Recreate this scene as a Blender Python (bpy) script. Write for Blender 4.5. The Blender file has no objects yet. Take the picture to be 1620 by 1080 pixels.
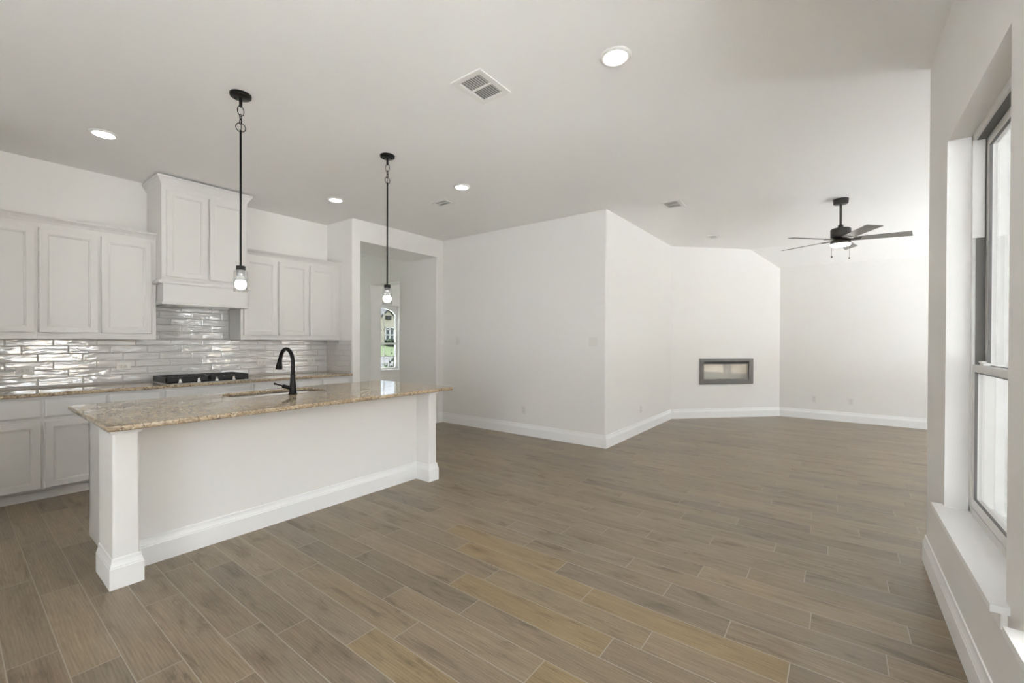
import bpy, bmesh, math, random
from mathutils import Vector, Matrix
random.seed(7)
sc = bpy.context.scene
C = sc.collection
R = math.radians

# ------------------------------------------------------------------ camera
def make_camera():
    yaw, f, y0, cx, h, pitch, roll = 37.1048, 683.126, 543.529, 810.037, 1.3633, -0.3325, 0.1845
    a, b, c = R(yaw), R(pitch), R(roll)
    fd = Vector((-math.sin(a), math.cos(a), 0)); rt = Vector((math.cos(a), math.sin(a), 0)); up = Vector((0, 0, 1))
    F = fd*math.cos(b) + up*math.sin(b)
    U = -fd*math.sin(b) + up*math.cos(b)
    Rr = rt*math.cos(c) + U*math.sin(c)
    Uu = -rt*math.sin(c) + U*math.cos(c)
    cam = bpy.data.cameras.new('camera'); o = bpy.data.objects.new('camera', cam); C.objects.link(o)
    m = Matrix((Rr, Uu, -F)).transposed().to_4x4(); m.translation = Vector((0, 0, h)); o.matrix_world = m
    cam.sensor_width = 36; cam.lens = f*36/1620
    cam.shift_x = (810-cx)/1620; cam.shift_y = (y0-540)/1620
    cam.clip_start = .02; cam.clip_end = 500
    sc.camera = o
make_camera()

# ------------------------------------------------------------------ world, exposure
w = bpy.data.worlds.new('overcast'); sc.world = w; w.use_nodes = True
bg = w.node_tree.nodes['Background']
bg.inputs['Color'].default_value = (0.90, 0.96, 1.0, 1); bg.inputs['Strength'].default_value = 2.4
sl = bpy.data.lights.new('sun', 'SUN'); sl.energy = 24; sl.angle = R(1); sl.color = (.95, .98, 1)
so = bpy.data.objects.new('sun', sl); C.objects.link(so)
so.rotation_euler = Vector((.15, 1, -1.45)).to_track_quat('-Z', 'Y').to_euler()
sc.view_settings.view_transform = 'Standard'; sc.view_settings.look = 'None'
sc.view_settings.exposure = 2.05; sc.view_settings.gamma = 1; sc.view_settings.use_curve_mapping = False
cy = sc.cycles
cy.max_bounces = 14; cy.diffuse_bounces = 10; cy.glossy_bounces = 5; cy.transparent_max_bounces = 12; cy.transmission_bounces = 6
cy.caustics_reflective = False; cy.caustics_refractive = False; cy.sample_clamp_indirect = 6
def portal(loc, rot, sx, sy):
    l = bpy.data.lights.new('window_portal', 'AREA'); l.shape = 'RECTANGLE'; l.size = sx; l.size_y = sy; l.cycles.is_portal = True
    o = bpy.data.objects.new('window_portal', l); C.objects.link(o); o.location = loc; o.rotation_euler = rot

# ------------------------------------------------------------------ dimensions
H = 3.048
XK, XJ, XL, XR = -5.976, -5.332, -2.364, 0.441       # kitchen wall, hall wall, living wall, window wall
YJ, YB, Y2, YF, YR = 3.412, 5.109, 7.780, 9.340, 3.703
X3 = -0.867
XE = 3.0                                             # outer wall of the living room
YK = -3.0                                            # wall behind the camera
YV, HF = 8.895, 2.72                                 # ceiling starts to slope / height at the far wall
XF = -9.5                                            # front wall with the arched window

# ------------------------------------------------------------------ materials
def nodes(name):
    m = bpy.data.materials.new(name); m.use_nodes = True
    nt = m.node_tree; return m, nt, nt.nodes['Principled BSDF']
def mat(name, col, rough=.5, metal=0., spec=.5, bump=0., bscale=200., coat=0.):
    m, nt, b = nodes(name)
    b.inputs['Base Color'].default_value = (*col, 1); b.inputs['Roughness'].default_value = rough
    b.inputs['Metallic'].default_value = metal; b.inputs['Specular IOR Level'].default_value = spec
    b.inputs['Coat Weight'].default_value = coat
    if bump:
        tc = nt.nodes.new('ShaderNodeTexCoord'); n = nt.nodes.new('ShaderNodeTexNoise'); n.inputs['Scale'].default_value = bscale
        n.inputs['Detail'].default_value = 3
        bp = nt.nodes.new('ShaderNodeBump'); bp.inputs['Distance'].default_value = bump; bp.inputs['Strength'].default_value = .6
        nt.links.new(tc.outputs['Object'], n.inputs['Vector']); nt.links.new(n.outputs['Fac'], bp.inputs['Height']); nt.links.new(bp.outputs['Normal'], b.inputs['Normal'])
    return m
def emis(name, col, s):
    m = bpy.data.materials.new(name); m.use_nodes = True; nt = m.node_tree
    nt.nodes.remove(nt.nodes['Principled BSDF']); e = nt.nodes.new('ShaderNodeEmission')
    e.inputs['Color'].default_value = (*col, 1); e.inputs['Strength'].default_value = s
    nt.links.new(e.outputs[0], nt.nodes['Material Output'].inputs['Surface']); return m
def glass(name, tint=(1, 1, 1), refl=1.0):
    m = bpy.data.materials.new(name); m.use_nodes = True; nt = m.node_tree; nt.nodes.remove(nt.nodes['Principled BSDF'])
    t = nt.nodes.new('ShaderNodeBsdfTransparent'); t.inputs['Color'].default_value = (*tint, 1)
    g = nt.nodes.new('ShaderNodeBsdfGlossy'); g.inputs['Roughness'].default_value = .01
    fr = nt.nodes.new('ShaderNodeLayerWeight'); fr.inputs['Blend'].default_value = .5
    pw = nt.nodes.new('ShaderNodeMath'); pw.operation = 'POWER'; pw.inputs[1].default_value = 5
    mu = nt.nodes.new('ShaderNodeMath'); mu.operation = 'MULTIPLY_ADD'; mu.inputs[1].default_value = .96*min(1, refl); mu.inputs[2].default_value = .04*refl
    mx = nt.nodes.new('ShaderNodeMixShader')
    L = nt.links.new; L(fr.outputs['Facing'], pw.inputs[0]); L(pw.outputs[0], mu.inputs[0]); L(mu.outputs[0], mx.inputs[0]); L(t.outputs[0], mx.inputs[1]); L(g.outputs[0], mx.inputs[2])
    L(mx.outputs[0], nt.nodes['Material Output'].inputs['Surface']); return m
def ramp(nt, fac, stops):
    r = nt.nodes.new('ShaderNodeValToRGB'); cr = r.color_ramp
    while len(cr.elements) < len(stops): cr.elements.new(.5)
    for e, (p, c) in zip(cr.elements, stops): e.position = p; e.color = (*c, 1)
    nt.links.new(fac, r.inputs['Fac']); return r.outputs['Color']
def noise(nt, vec, scale, detail=3, rough=.5, dist=0.):
    n = nt.nodes.new('ShaderNodeTexNoise'); n.inputs['Scale'].default_value = scale; n.inputs['Detail'].default_value = detail
    n.inputs['Roughness'].default_value = rough; n.inputs['Distortion'].default_value = dist
    nt.links.new(vec, n.inputs['Vector']); return n.outputs['Fac']
def mixc(nt, fac, a, b, mode='MIX'):
    m = nt.nodes.new('ShaderNodeMix'); m.data_type = 'RGBA'; m.blend_type = mode
    for v, i in ((fac, 0), (a, 6), (b, 7)):
        if isinstance(v, (int, float)): m.inputs[i].default_value = v
        elif isinstance(v, tuple): m.inputs[i].default_value = (*v, 1)
        else: nt.links.new(v, m.inputs[i])
    return m.outputs[2]
def vmath(nt, op, a, b):
    m = nt.nodes.new('ShaderNodeVectorMath'); m.operation = op
    for v, i in ((a, 0), (b, 1)):
        if isinstance(v, tuple): m.inputs[i].default_value = v
        else: nt.links.new(v, m.inputs[i])
    return m.outputs[0]

M = {}
M['wall'] = mat('wall_paint', (.80, .79, .772), .62, bump=.0006, bscale=160)
M['ceiling'] = mat('ceiling_paint', (.84, .832, .815), .75, bump=.0008, bscale=120)
M['trim'] = mat('trim_paint', (.86, .86, .86), .38)
M['cabinet'] = mat('cabinet_paint', (.66, .648, .63), .38)
M['black'] = mat('matte_black_metal', (.012, .011, .010), .38, .6)
M['fanmetal'] = mat('fan_bronze_metal', (.075, .070, .064), .42, .7)
M['blade'] = mat('fan_blade_grey_wood', (.21, .20, .185), .5)
M['chrome'] = mat('chrome', (.85, .85, .85), .12, 1)
M['steel'] = mat('brushed_steel', (.62, .61, .59), .25, 1)
M['iron'] = mat('cast_iron', (.022, .021, .020), .42)
M['enamel'] = mat('black_enamel', (.010, .010, .010), .14)
M['plastic'] = mat('white_plastic', (.74, .725, .70), .35)
M['slot'] = mat('dark_slot', (.02, .02, .02), .6)
M['vinyl'] = mat('window_vinyl', (.66, .65, .63), .35)
M['channel'] = mat('window_channel', (.14, .135, .125), .5)
M['gasket'] = mat('window_gasket', (.14, .135, .13), .6)
M['vent'] = mat('vent_enamel', (.78, .765, .74), .4)
M['ductdark'] = mat('duct_dark', (.30, .295, .285), .7)
M['fireframe'] = mat('fireplace_grey_metal', (.135, .13, .123), .45, .5)
M['firebox'] = mat('firebox_liner', (.72, .70, .67), .7)
M['beads'] = mat('fire_glass_beads', (.35, .34, .33), .2)
M['glass'] = glass('window_glass', (1, 1, 1), .4)
M['frontglass'] = glass('tinted_front_glass', (.62, .63, .62))  # tint added to dim the view outdoors
M['screen'] = glass('front_dimming_mesh', (.34, .34, .34), .3)  # added mesh that darkens what shows through the front window
M['dim_mesh'] = glass('dimming_mesh', (.56, .56, .56), .2)  # added mesh that dims the near window and the brick beyond
M['dim_mesh_light'] = glass('light_dimming_mesh', (.86, .86, .86), .2)  # added mesh that cuts daylight from the living room windows
M['fireglass'] = glass('fireplace_glass', (.97, .97, .96), 1.0)
M['shade'] = glass('clear_glass_shade', (.97, .97, .97), .8)
M['socket'] = mat('socket_grey_metal', (.22, .215, .205), .4, .3)
M['lens'] = emis('recessed_lens', (1, .97, .93), 14)
M['bulb'] = emis('bulb_glow', (.95, .98, 1), 22)
M['fanlens'] = emis('fan_lens', (1, .97, .93), 9)
M['concrete'] = mat('concrete', (.60, .60, .60), .9)
M['asphalt'] = mat('street_concrete', (.075, .075, .078), .9)
M['grass'] = mat('grass', (.055, .075, .034), .95, bump=.02, bscale=30)
M['dryground'] = mat('bare_ground', (.60, .60, .60), .95)
M['shingle'] = mat('roof_shingle', (.23, .25, .28), .9)
M['fascia'] = mat('dark_fascia', (.03, .03, .033), .6)
M['stone'] = mat('cream_stone', (.50, .46, .38), .9, bump=.02, bscale=8)
M['darkglass'] = mat('dark_glass', (.035, .045, .055), .08)
M['leaf'] = mat('dark_leaf', (.018, .035, .014), .5)
M['stem'] = mat('stem', (.05, .035, .02), .8)
M['fence'] = mat('cedar_fence', (.42, .34, .26), .85)

def m_floor():
    m, nt, b = nodes('wood_look_plank_tile'); L = nt.links.new
    tc = nt.nodes.new('ShaderNodeTexCoord').outputs['Object']
    at = nt.nodes.new('ShaderNodeAttribute'); at.attribute_name = 'pid'
    tn = nt.nodes.new('ShaderNodeAttribute'); tn.attribute_name = 'tint'
    v = vmath(nt, 'ADD', tc, at.outputs['Vector'])
    g = noise(nt, vmath(nt, 'MULTIPLY', v, (2.2, 30, 1)), 1.5, 7, .66, .9)          # grain streaks along the board
    fine = noise(nt, vmath(nt, 'MULTIPLY', v, (12, 230, 1)), 1.0, 3, .65)
    big = noise(nt, vmath(nt, 'MULTIPLY', v, (1.5, 6, 1)), 1.7, 4, .6, .8)
    wv = nt.nodes.new('ShaderNodeTexWave'); wv.wave_type = 'BANDS'; wv.bands_direction = 'Y'; wv.inputs['Scale'].default_value = 7; wv.inputs['Distortion'].default_value = 7
    wv.inputs['Detail'].default_value = 3; wv.inputs['Detail Scale'].default_value = .8
    L(vmath(nt, 'MULTIPLY', v, (.55, 3.4, 1)), wv.inputs['Vector'])
    vo = nt.nodes.new('ShaderNodeTexVoronoi'); vo.inputs['Scale'].default_value = 1.0; vo.inputs['Randomness'].default_value = 1
    L(vmath(nt, 'MULTIPLY', v, (1.5, 4.2, 1)), vo.inputs['Vector'])
    ds = nt.nodes.new('ShaderNodeMath'); ds.operation = 'MULTIPLY_ADD'; ds.inputs[1].default_value = .16; L(fine, ds.inputs[0]); L(vo.outputs['Distance'], ds.inputs[2])
    c = ramp(nt, g, [(.25, (.62, .58, .55)), (.42, (.88, .87, .86)), (.56, (1.0, 1.0, 1.0)), (.75, (1.15, 1.14, 1.12))])
    c2 = ramp(nt, big, [(.30, (.54, .50, .47)), (.44, (.95, .97, .97)), (.6, (1.02, 1.02, 1.02)), (.75, (1.14, 1.13, 1.11))])
    c3 = ramp(nt, ds.outputs[0], [(.09, (.30, .26, .23)), (.14, (.62, .57, .53)), (.26, (.92, .90, .88)), (.36, (1, 1, 1))])
    c4 = ramp(nt, fine, [(.3, (.80, .79, .78)), (.62, (1.06, 1.06, 1.06))])
    c5 = ramp(nt, wv.outputs['Fac'], [(0, (.86, .85, .84)), (.5, (1.0, 1.0, 1.0)), (1, (1.05, 1.05, 1.05))])
    col = mixc(nt, 1., tn.outputs['Color'], c, 'MULTIPLY'); col = mixc(nt, .9, col, c2, 'MULTIPLY'); col = mixc(nt, .75, col, c5, 'MULTIPLY')
    col = mixc(nt, .8, col, c3, 'MULTIPLY'); col = mixc(nt, .8, col, c4, 'MULTIPLY')
    L(col, b.inputs['Base Color'])
    rr = nt.nodes.new('ShaderNodeMapRange'); rr.inputs['To Min'].default_value = .24; rr.inputs['To Max'].default_value = .38
    L(g, rr.inputs['Value']); L(rr.outputs[0], b.inputs['Roughness']); b.inputs['Specular IOR Level'].default_value = .5
    bp = nt.nodes.new('ShaderNodeBump'); bp.inputs['Distance'].default_value = .0012; bp.inputs['Strength'].default_value = .35
    L(g, bp.inputs['Height']); L(bp.outputs['Normal'], b.inputs['Normal'])
    return m
M['floor'] = m_floor()
M['grout'] = mat('floor_grout', (.42, .37, .315), .9)

def m_granite():
    m, nt, b = nodes('granite'); L = nt.links.new
    tc = nt.nodes.new('ShaderNodeTexCoord').outputs['Object']
    big = noise(nt, tc, 9, 5, .65, 1.0); mid = noise(nt, tc, 26, 6, .72, 1.2); fin = noise(nt, tc, 70, 4, .7, .6)
    c = ramp(nt, mid, [(.30, (.075, .052, .034)), (.40, (.27, .195, .125)), (.50, (.45, .35, .235)), (.60, (.56, .47, .34)), (.70, (.74, .68, .55))])
    c = mixc(nt, ramp(nt, big, [(.40, (0, 0, 0)), (.60, (.55, .55, .55))]), c, (.44, .345, .23))
    dk = ramp(nt, noise(nt, tc, 34, 5, .75, 1.8), [(.375, (.05, .04, .03)), (.46, (1, 1, 1)), (1, (1, 1, 1))])
    c = mixc(nt, .92, c, dk, 'MULTIPLY')
    c = mixc(nt, ramp(nt, fin, [(.58, (0, 0, 0)), (.68, (.9, .9, .9))]), c, (.74, .68, .55))
    L(c, b.inputs['Base Color']); b.inputs['Roughness'].default_value = .05; b.inputs['Specular IOR Level'].default_value = .38
    return m
M['granite'] = m_granite()

def m_tile():
    m, nt, b = nodes('glazed_subway_tile'); L = nt.links.new
    tc = nt.nodes.new('ShaderNodeTexCoord').outputs['Object']
    at = nt.nodes.new('ShaderNodeAttribute'); at.attribute_name = 'pid'
    v = vmath(nt, 'ADD', tc, at.outputs['Vector'])
    b.inputs['Base Color'].default_value = (.66, .652, .638, 1); b.inputs['Roughness'].default_value = .035; b.inputs['IOR'].default_value = 1.85
    b.inputs['Specular IOR Level'].default_value = .75
    n = noise(nt, vmath(nt, 'MULTIPLY', v, (6.5, 6.5, 30)), 1.0, 1.5, .5, .8)
    bp = nt.nodes.new('ShaderNodeBump'); bp.inputs['Distance'].default_value = .0062; bp.inputs['Strength'].default_value = 1.0
    L(n, bp.inputs['Height']); L(bp.outputs['Normal'], b.inputs['Normal']); return m
M['tile'] = m_tile()
M['tilegrout'] = mat('tile_grout', (.50, .49, .47), .8)

def m_brick():
    m, nt, b = nodes('white_brick'); L = nt.links.new
    tc = nt.nodes.new('ShaderNodeTexCoord').outputs['Object']
    mp = nt.nodes.new('ShaderNodeMapping'); mp.inputs['Rotation'].default_value = (R(90), 0, 0); L(tc, mp.inputs['Vector'])
    br = nt.nodes.new('ShaderNodeTexBrick'); L(mp.outputs[0], br.inputs['Vector'])
    br.inputs['Scale'].default_value = 1; br.inputs['Brick Width'].default_value = .21; br.inputs['Row Height'].default_value = .076; br.inputs['Mortar Size'].default_value = .007
    br.inputs['Color1'].default_value = (.15, .144, .138, 1); br.inputs['Color2'].default_value = (.20, .193, .186, 1); br.inputs['Mortar'].default_value = (.40, .395, .385, 1)
    L(mixc(nt, .5, br.outputs['Color'], ramp(nt, noise(nt, tc, 40, 5, .7), [(.3, (.7, .68, .66)), (.7, (1.1, 1.1, 1.1))]), 'MULTIPLY'), b.inputs['Base Color'])
    b.inputs['Roughness'].default_value = .9; return m
M['brick'] = m_brick()

# ------------------------------------------------------------------ mesh helpers
def origin(o):
    v = Vector((0, 0, 0))
    while o is not None: v = v + o.location; o = o.parent
    return v
class MB:
    def __init__(s): s.v = []; s.f = []; s.mi = []; s.sm = []; s.cur = 0; s.smooth = False
    def add(s, vs, fs):
        o = len(s.v); s.v += [Vector(p) for p in vs]
        for f in fs: s.f.append([o+i for i in f]); s.mi.append(s.cur); s.sm.append(s.smooth)
        return s
    def box(s, a, b, bev=0.):
        x0, x1 = sorted((a[0], b[0])); y0, y1 = sorted((a[1], b[1])); z0, z1 = sorted((a[2], b[2]))
        if bev <= 0 or min(x1-x0, y1-y0, z1-z0) < 2.2*bev:
            return s.add([(x, y, z) for z in (z0, z1) for y in (y0, y1) for x in (x0, x1)],
                         [(0, 2, 3, 1), (4, 5, 7, 6), (0, 1, 5, 4), (2, 6, 7, 3), (0, 4, 6, 2), (1, 3, 7, 5)])
        bm = bmesh.new(); bmesh.ops.create_cube(bm, size=1)
        for v in bm.verts: v.co = Vector(((x0+x1)/2+v.co.x*(x1-x0), (y0+y1)/2+v.co.y*(y1-y0), (z0+z1)/2+v.co.z*(z1-z0)))
        bmesh.ops.bevel(bm, geom=bm.edges[:], offset=bev, segments=2, profile=.5, affect='EDGES')
        return s.bm(bm)
    def bm(s, bm):
        bm.verts.index_update(); vs = [v.co.copy() for v in bm.verts]; fs = [[v.index for v in f.verts] for f in bm.faces]; bm.free()
        return s.add(vs, fs)
    def cyl(s, p, q, r0, r1=None, n=24, cap=True):
        return s.tube([p, q], [r0, r0 if r1 is None else r1], n, cap)
    def tube(s, pts, rad, n=12, cap=True, closed=False):
        pts = [Vector(p) for p in pts]; N = len(pts)
        if not isinstance(rad, (list, tuple)): rad = [rad]*N
        vs = []; prev = None
        for i in range(N):
            if closed: t = pts[(i+1) % N]-pts[i-1]
            else: t = pts[min(i+1, N-1)]-pts[max(i-1, 0)]
            t.normalize()
            if prev is None:
                u = Vector((1, 0, 0)) if abs(t.x) < .9 else Vector((0, 1, 0)); u = (u-t*u.dot(t)).normalized()
            else: u = (prev-t*prev.dot(t)).normalized()
            prev = u; wv = t.cross(u)
            for k in range(n):
                a = 2*math.pi*k/n; vs.append(pts[i]+(u*math.cos(a)+wv*math.sin(a))*rad[i])
        fs = []
        for i in range(N if closed else N-1):
            j = (i+1) % N
            for k in range(n): fs.append((i*n+k, i*n+(k+1) % n, j*n+(k+1) % n, j*n+k))
        sm = s.smooth; s.smooth = True; s.add(vs, fs); s.smooth = sm
        if cap and not closed:
            s.add(vs[:n], [list(range(n))[::-1]]); s.add(vs[-n:], [list(range(n))])
        return s
    def lathe(s, c, prof, n=32):
        """prof: list of (radius, z) revolved about the vertical through c=(x,y)"""
        vs = []
        for r, z in prof:
            for k in range(n):
                a = 2*math.pi*k/n; vs.append((c[0]+r*math.cos(a), c[1]+r*math.sin(a), z))
        fs = [(i*n+k, i*n+(k+1) % n, (i+1)*n+(k+1) % n, (i+1)*n+k) for i in range(len(prof)-1) for k in range(n)]
        sm = s.smooth; s.smooth = True; s.add(vs, fs); s.smooth = sm; return s
    def prism(s, poly, z0, z1):
        n = len(poly)
        return s.add([(x, y, z0) for x, y in poly]+[(x, y, z1) for x, y in poly],
                     [list(range(n))[::-1], list(range(n, 2*n))]+[(i, (i+1) % n, n+(i+1) % n, n+i) for i in range(n)])
    def prismx(s, poly, x0, x1):
        n = len(poly)
        return s.add([(x0, y, z) for y, z in poly]+[(x1, y, z) for y, z in poly],
                     [list(range(n))[::-1], list(range(n, 2*n))]+[(i, (i+1) % n, n+(i+1) % n, n+i) for i in range(n)])
    def sweep(s, path, prof, side=1, closed=False):
        """profile (outward, z) swept along a plan path with mitred corners; outward = right-hand side * side"""
        P = [Vector((p[0], p[1])) for p in path]; n = len(P); m = len(prof); vs = []
        for i in range(n):
            ns = []
            if i > 0 or closed: d = (P[i]-P[i-1]).normalized(); ns.append(Vector((d.y, -d.x)))
            if i < n-1 or closed: d = (P[(i+1) % n]-P[i]).normalized(); ns.append(Vector((d.y, -d.x)))
            if len(ns) == 2:
                mt = (ns[0]+ns[1]); mt = mt/mt.length; mt = mt/max(.2, mt.dot(ns[0]))
            else: mt = ns[0]
            for o, z in prof: q = P[i]+mt*o*side; vs.append((q.x, q.y, z))
        fs = []
        for i in range(n if closed else n-1):
            j = (i+1) % n
            for k in range(m-1): fs.append((i*m+k, j*m+k, j*m+k+1, i*m+k+1))
            fs.append((i*m+m-1, j*m+m-1, j*m, i*m))
        s.add(vs, fs)
        if not closed: s.add(vs[:m], [list(range(m))]); s.add(vs[-m:], [list(range(m))[::-1]])
        return s
    def rings(s, o, U, V, N, wd, ht, steps):
        """concentric rectangular steps (inset, depth) on a face: shaker doors, drawer fronts, plates"""
        o, U, V, N = map(Vector, (o, U, V, N)); vs = []
        for ins, d in steps:
            for a, b in ((ins, ins), (wd-ins, ins), (wd-ins, ht-ins), (ins, ht-ins)): vs.append(o+U*a+V*b+N*d)
        fs = []
        for i in range(len(steps)-1):
            for k in range(4): fs.append((i*4+k, i*4+(k+1) % 4, i*4+4+(k+1) % 4, i*4+4+k))
        e = (len(steps)-1)*4; fs.append((e, e+1, e+2, e+3)); fs.append((3, 2, 1, 0)); return s.add(vs, fs)
    def build(s, name, mats, parent=None, loc=None, attrs=None, **kw):
        if not isinstance(mats, (list, tuple)): mats = [mats]
        org = Vector(loc) if loc is not None else Vector((0, 0, 0))
        base = origin(parent)+org
        me = bpy.data.meshes.new(name); me.from_pydata([v-base for v in s.v], [], s.f)
        for m in mats: me.materials.append(m)
        for p, i, sm in zip(me.polygons, s.mi, s.sm): p.material_index = i; p.use_smooth = sm
        for an, vals in (attrs or {}).items():
            a = me.attributes.new(an, 'FLOAT_COLOR' if an == 'tint' else 'FLOAT_VECTOR', 'FACE')
            for i, q in enumerate(vals):
                if an == 'tint': a.data[i].color = (*q, 1)
                else: a.data[i].vector = q
        if not attrs:
            bm = bmesh.new(); bm.from_mesh(me); bmesh.ops.recalc_face_normals(bm, faces=bm.faces[:]); bm.to_mesh(me); bm.free()
        me.update(); o = bpy.data.objects.new(name, me); C.objects.link(o); o.location = org; o.parent = parent
        for k, v in kw.items(): o[k] = v
        return o
def thing(name, label, cat, loc, group=None):
    o = bpy.data.objects.new(name, None); C.objects.link(o); o.location = loc; o.empty_display_size = .1
    o['label'] = label; o['category'] = cat
    if group: o['group'] = group
    return o
def tag(o, label, cat, group=None):
    o['label'] = label; o['category'] = cat
    if group: o['group'] = group
    return o
def copy_thing(src, loc, label, rot=0.):
    r = src.copy(); C.objects.link(r); r.location = loc; r.rotation_euler = (0, 0, rot); r['label'] = label
    for ch in list(src.children):
        c = ch.copy(); C.objects.link(c); c.parent = r
        for g in list(ch.children):
            d = g.copy(); C.objects.link(d); d.parent = c
    return r
def struct(mb, name, mats, **kw):
    return mb.build(name, mats, kind='structure', **kw)
def roundpoly(pts, rad):
    """plan polygon with the corners listed in rad {index: radius} rounded"""
    out = []; n = len(pts)
    for i, p in enumerate(pts):
        p = Vector(p); r = rad.get(i, 0)
        if not r: out.append((p.x, p.y)); continue
        a = (Vector(pts[i-1])-p).normalized(); b = (Vector(pts[(i+1) % n])-p).normalized()
        ang = a.angle(b); t = r/math.tan(ang/2); c = p+(a+b).normalized()*(r/math.sin(ang/2))
        s0 = p+a*t-c; s1 = p+b*t-c; A = math.atan2(s0.y, s0.x); B = math.atan2(s1.y, s1.x); d = (B-A+math.pi) % (2*math.pi)-math.pi
        for k in range(7): q = A+d*k/6; out.append((c.x+r*math.cos(q), c.y+r*math.sin(q)))
    return out
def wall_with_holes(mb, ax, c0, c1, u0, u1, z0, z1, holes):
    """slab across axis ax ('x' or 'y') between c0..c1, spanning u0..u1 with rectangular holes (ua,ub,za,zb)"""
    us = sorted({u0, u1, *[h[0] for h in holes], *[h[1] for h in holes]}); zs = sorted({z0, z1, *[h[2] for h in holes], *[h[3] for h in holes]})
    idx = {}; vs = []
    def vid(u, z, c):
        k = (u, z, c)
        if k not in idx: idx[k] = len(vs); vs.append((c, u, z) if ax == 'x' else (u, c, z))
        return idx[k]
    solid = lambda i, j: 0 <= i < len(us)-1 and 0 <= j < len(zs)-1 and not any(h[0]-1e-6 <= us[i] and us[i+1] <= h[1]+1e-6 and h[2]-1e-6 <= zs[j] and zs[j+1] <= h[3]+1e-6 for h in holes)
    fs = []
    for i in range(len(us)-1):
        for j in range(len(zs)-1):
            if not solid(i, j): continue
            a, b, e, f = us[i], us[i+1], zs[j], zs[j+1]
            for c in (c0, c1): fs.append([vid(a, e, c), vid(b, e, c), vid(b, f, c), vid(a, f, c)])
            if not solid(i-1, j): fs.append([vid(a, e, c0), vid(a, e, c1), vid(a, f, c1), vid(a, f, c0)])
            if not solid(i+1, j): fs.append([vid(b, e, c0), vid(b, e, c1), vid(b, f, c1), vid(b, f, c0)])
            if not solid(i, j-1): fs.append([vid(a, e, c0), vid(a, e, c1), vid(b, e, c1), vid(b, e, c0)])
            if not solid(i, j+1): fs.append([vid(a, f, c0), vid(a, f, c1), vid(b, f, c1), vid(b, f, c0)])
    mb.add(vs, fs); return mb

# ================================================================== SETTING
# ---- floor: every plank a face with its own tint, grout bed just below
def build_floor():
    W, LN, G = .1554, .917, .0020
    off = {0: .77, 1: .025, 2: .286, 3: .53, 4: .843, 5: .523, 6: .68, 7: .085, 8: .216, 9: .84, 10: .33, 11: .10, 12: .226, 13: .76, 14: .504, 15: .173, 16: .815, 17: .271, 18: .5, 19: .768, 20: .229}
    gold = [(11, -1.21), (13, -1.48), (14, -1.78), (7, -1.53), (9, -.91), (13, -.45)]
    rnd = random.Random(3); mb = MB(); pid = []; tint = []
    x0, x1 = -9.7, 3.05
    mb.cur = 1; mb.add([(x0, -3.05, -.0015), (x1, -3.05, -.0015), (x1, 9.4, -.0015), (x0, 9.4, -.0015)], [(0, 1, 2, 3)]); pid.append((0, 0, 0)); tint.append((1, 1, 1)); mb.cur = 0
    prev = 0
    for r in range(-19, 61):
        o = off.get(r)
        if o is None: o = (prev+rnd.choice((.28, .36, .45, .55, .63))) % LN
        prev = o
        k0 = math.floor((x0-o)/LN); k = k0
        while o+k*LN < x1:
            a = max(x0, o+k*LN+G); b = min(x1, o+(k+1)*LN-G); ya, yb = r*W+G, (r+1)*W-G
            if b-a > .01 and yb < 9.4 and ya > -3.05:
                mb.add([(a, ya, 0), (b, ya, 0), (b, yb, 0), (a, yb, 0)], [(0, 1, 2, 3)])
                pid.append((rnd.uniform(-50, 50), rnd.uniform(-50, 50), rnd.uniform(-9, 9)))
                q = rnd.random(); s = rnd.uniform(.88, 1.12); base = (.270, .211, .143)
                if q < .25: base = (.247, .198, .142)
                elif q > .9: base = (.286, .222, .144)
                if any(g[0] == r and a < g[1] < b for g in gold): base = (.300, .222, .122); s = 1
                tint.append(tuple(c*s for c in base))
            k += 1
    # solid slab underneath
    mb.cur = 1; n0 = len(mb.f); mb.box((x0, -3.05, -.2), (x1, 9.4, -.004))
    for _ in range(len(mb.f)-n0): pid.append((0, 0, 0)); tint.append((1, 1, 1))
    struct(mb, 'floor', [M['floor'], M['grout']], attrs=dict(pid=pid, tint=tint))
build_floor()

# ---- ceiling: flat, clipped slope down to the far wall
mb = MB(); mb.prismx([(-3.2, H), (YV, H), (YF+.02, HF-.0148), (YF+.2, HF-.0148), (YF+.2, H+.2), (-3.2, H+.2)], -9.9, XR+.25)
mb.prismx([(3.45, H), (YV, H), (YF+.02, HF-.0148), (YF+.2, HF-.0148), (YF+.2, H+.2), (3.45, H+.2)], XR+.25, XE+.3)
struct(mb, 'ceiling', M['ceiling'])
CT = H+.05                                                                   # walls run a little into the ceiling

mb = MB(); mb.box((XK-.114, YK-.1, 0), (XK, YJ+.0, CT)); struct(mb, 'wall_kitchen', M['wall'])
# wall block with the hall opening: rounded drywall corners
mb = MB()
mb.prism(roundpoly([(-6.09, YJ), (XJ, YJ), (XJ, 3.543), (-6.09, 3.543)], {1: .02, 2: .02}), 0, 2.755)
mb.prism(roundpoly([(-6.09, 4.970), (XJ, 4.970), (XJ, YB+.02), (-6.09, YB+.02)], {1: .02}), 0, 2.755)
mb.prism(roundpoly([(-6.09, YJ), (XJ, YJ), (XJ, YB+.02), (-6.09, YB+.02)], {1: .02}), 2.755, CT)
struct(mb, 'wall_hall', M['wall'])
# hall end wall with the tall doorway into the front room
DX0, DX1, DZ, DT = -7.365, -6.47, 2.465, .245
mb = wall_with_holes(MB(), 'y', YB, YB+DT, -9.4, -6.09, 0, CT, [(DX0, DX1, 0, DZ)]); struct(mb, 'wall_hall_end', M['wall'])
mb = MB(); mb.box((-9.4, 3.40, 0), (-6.09, 3.52, CT)); struct(mb, 'wall_hall_side', M['wall'])
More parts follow.
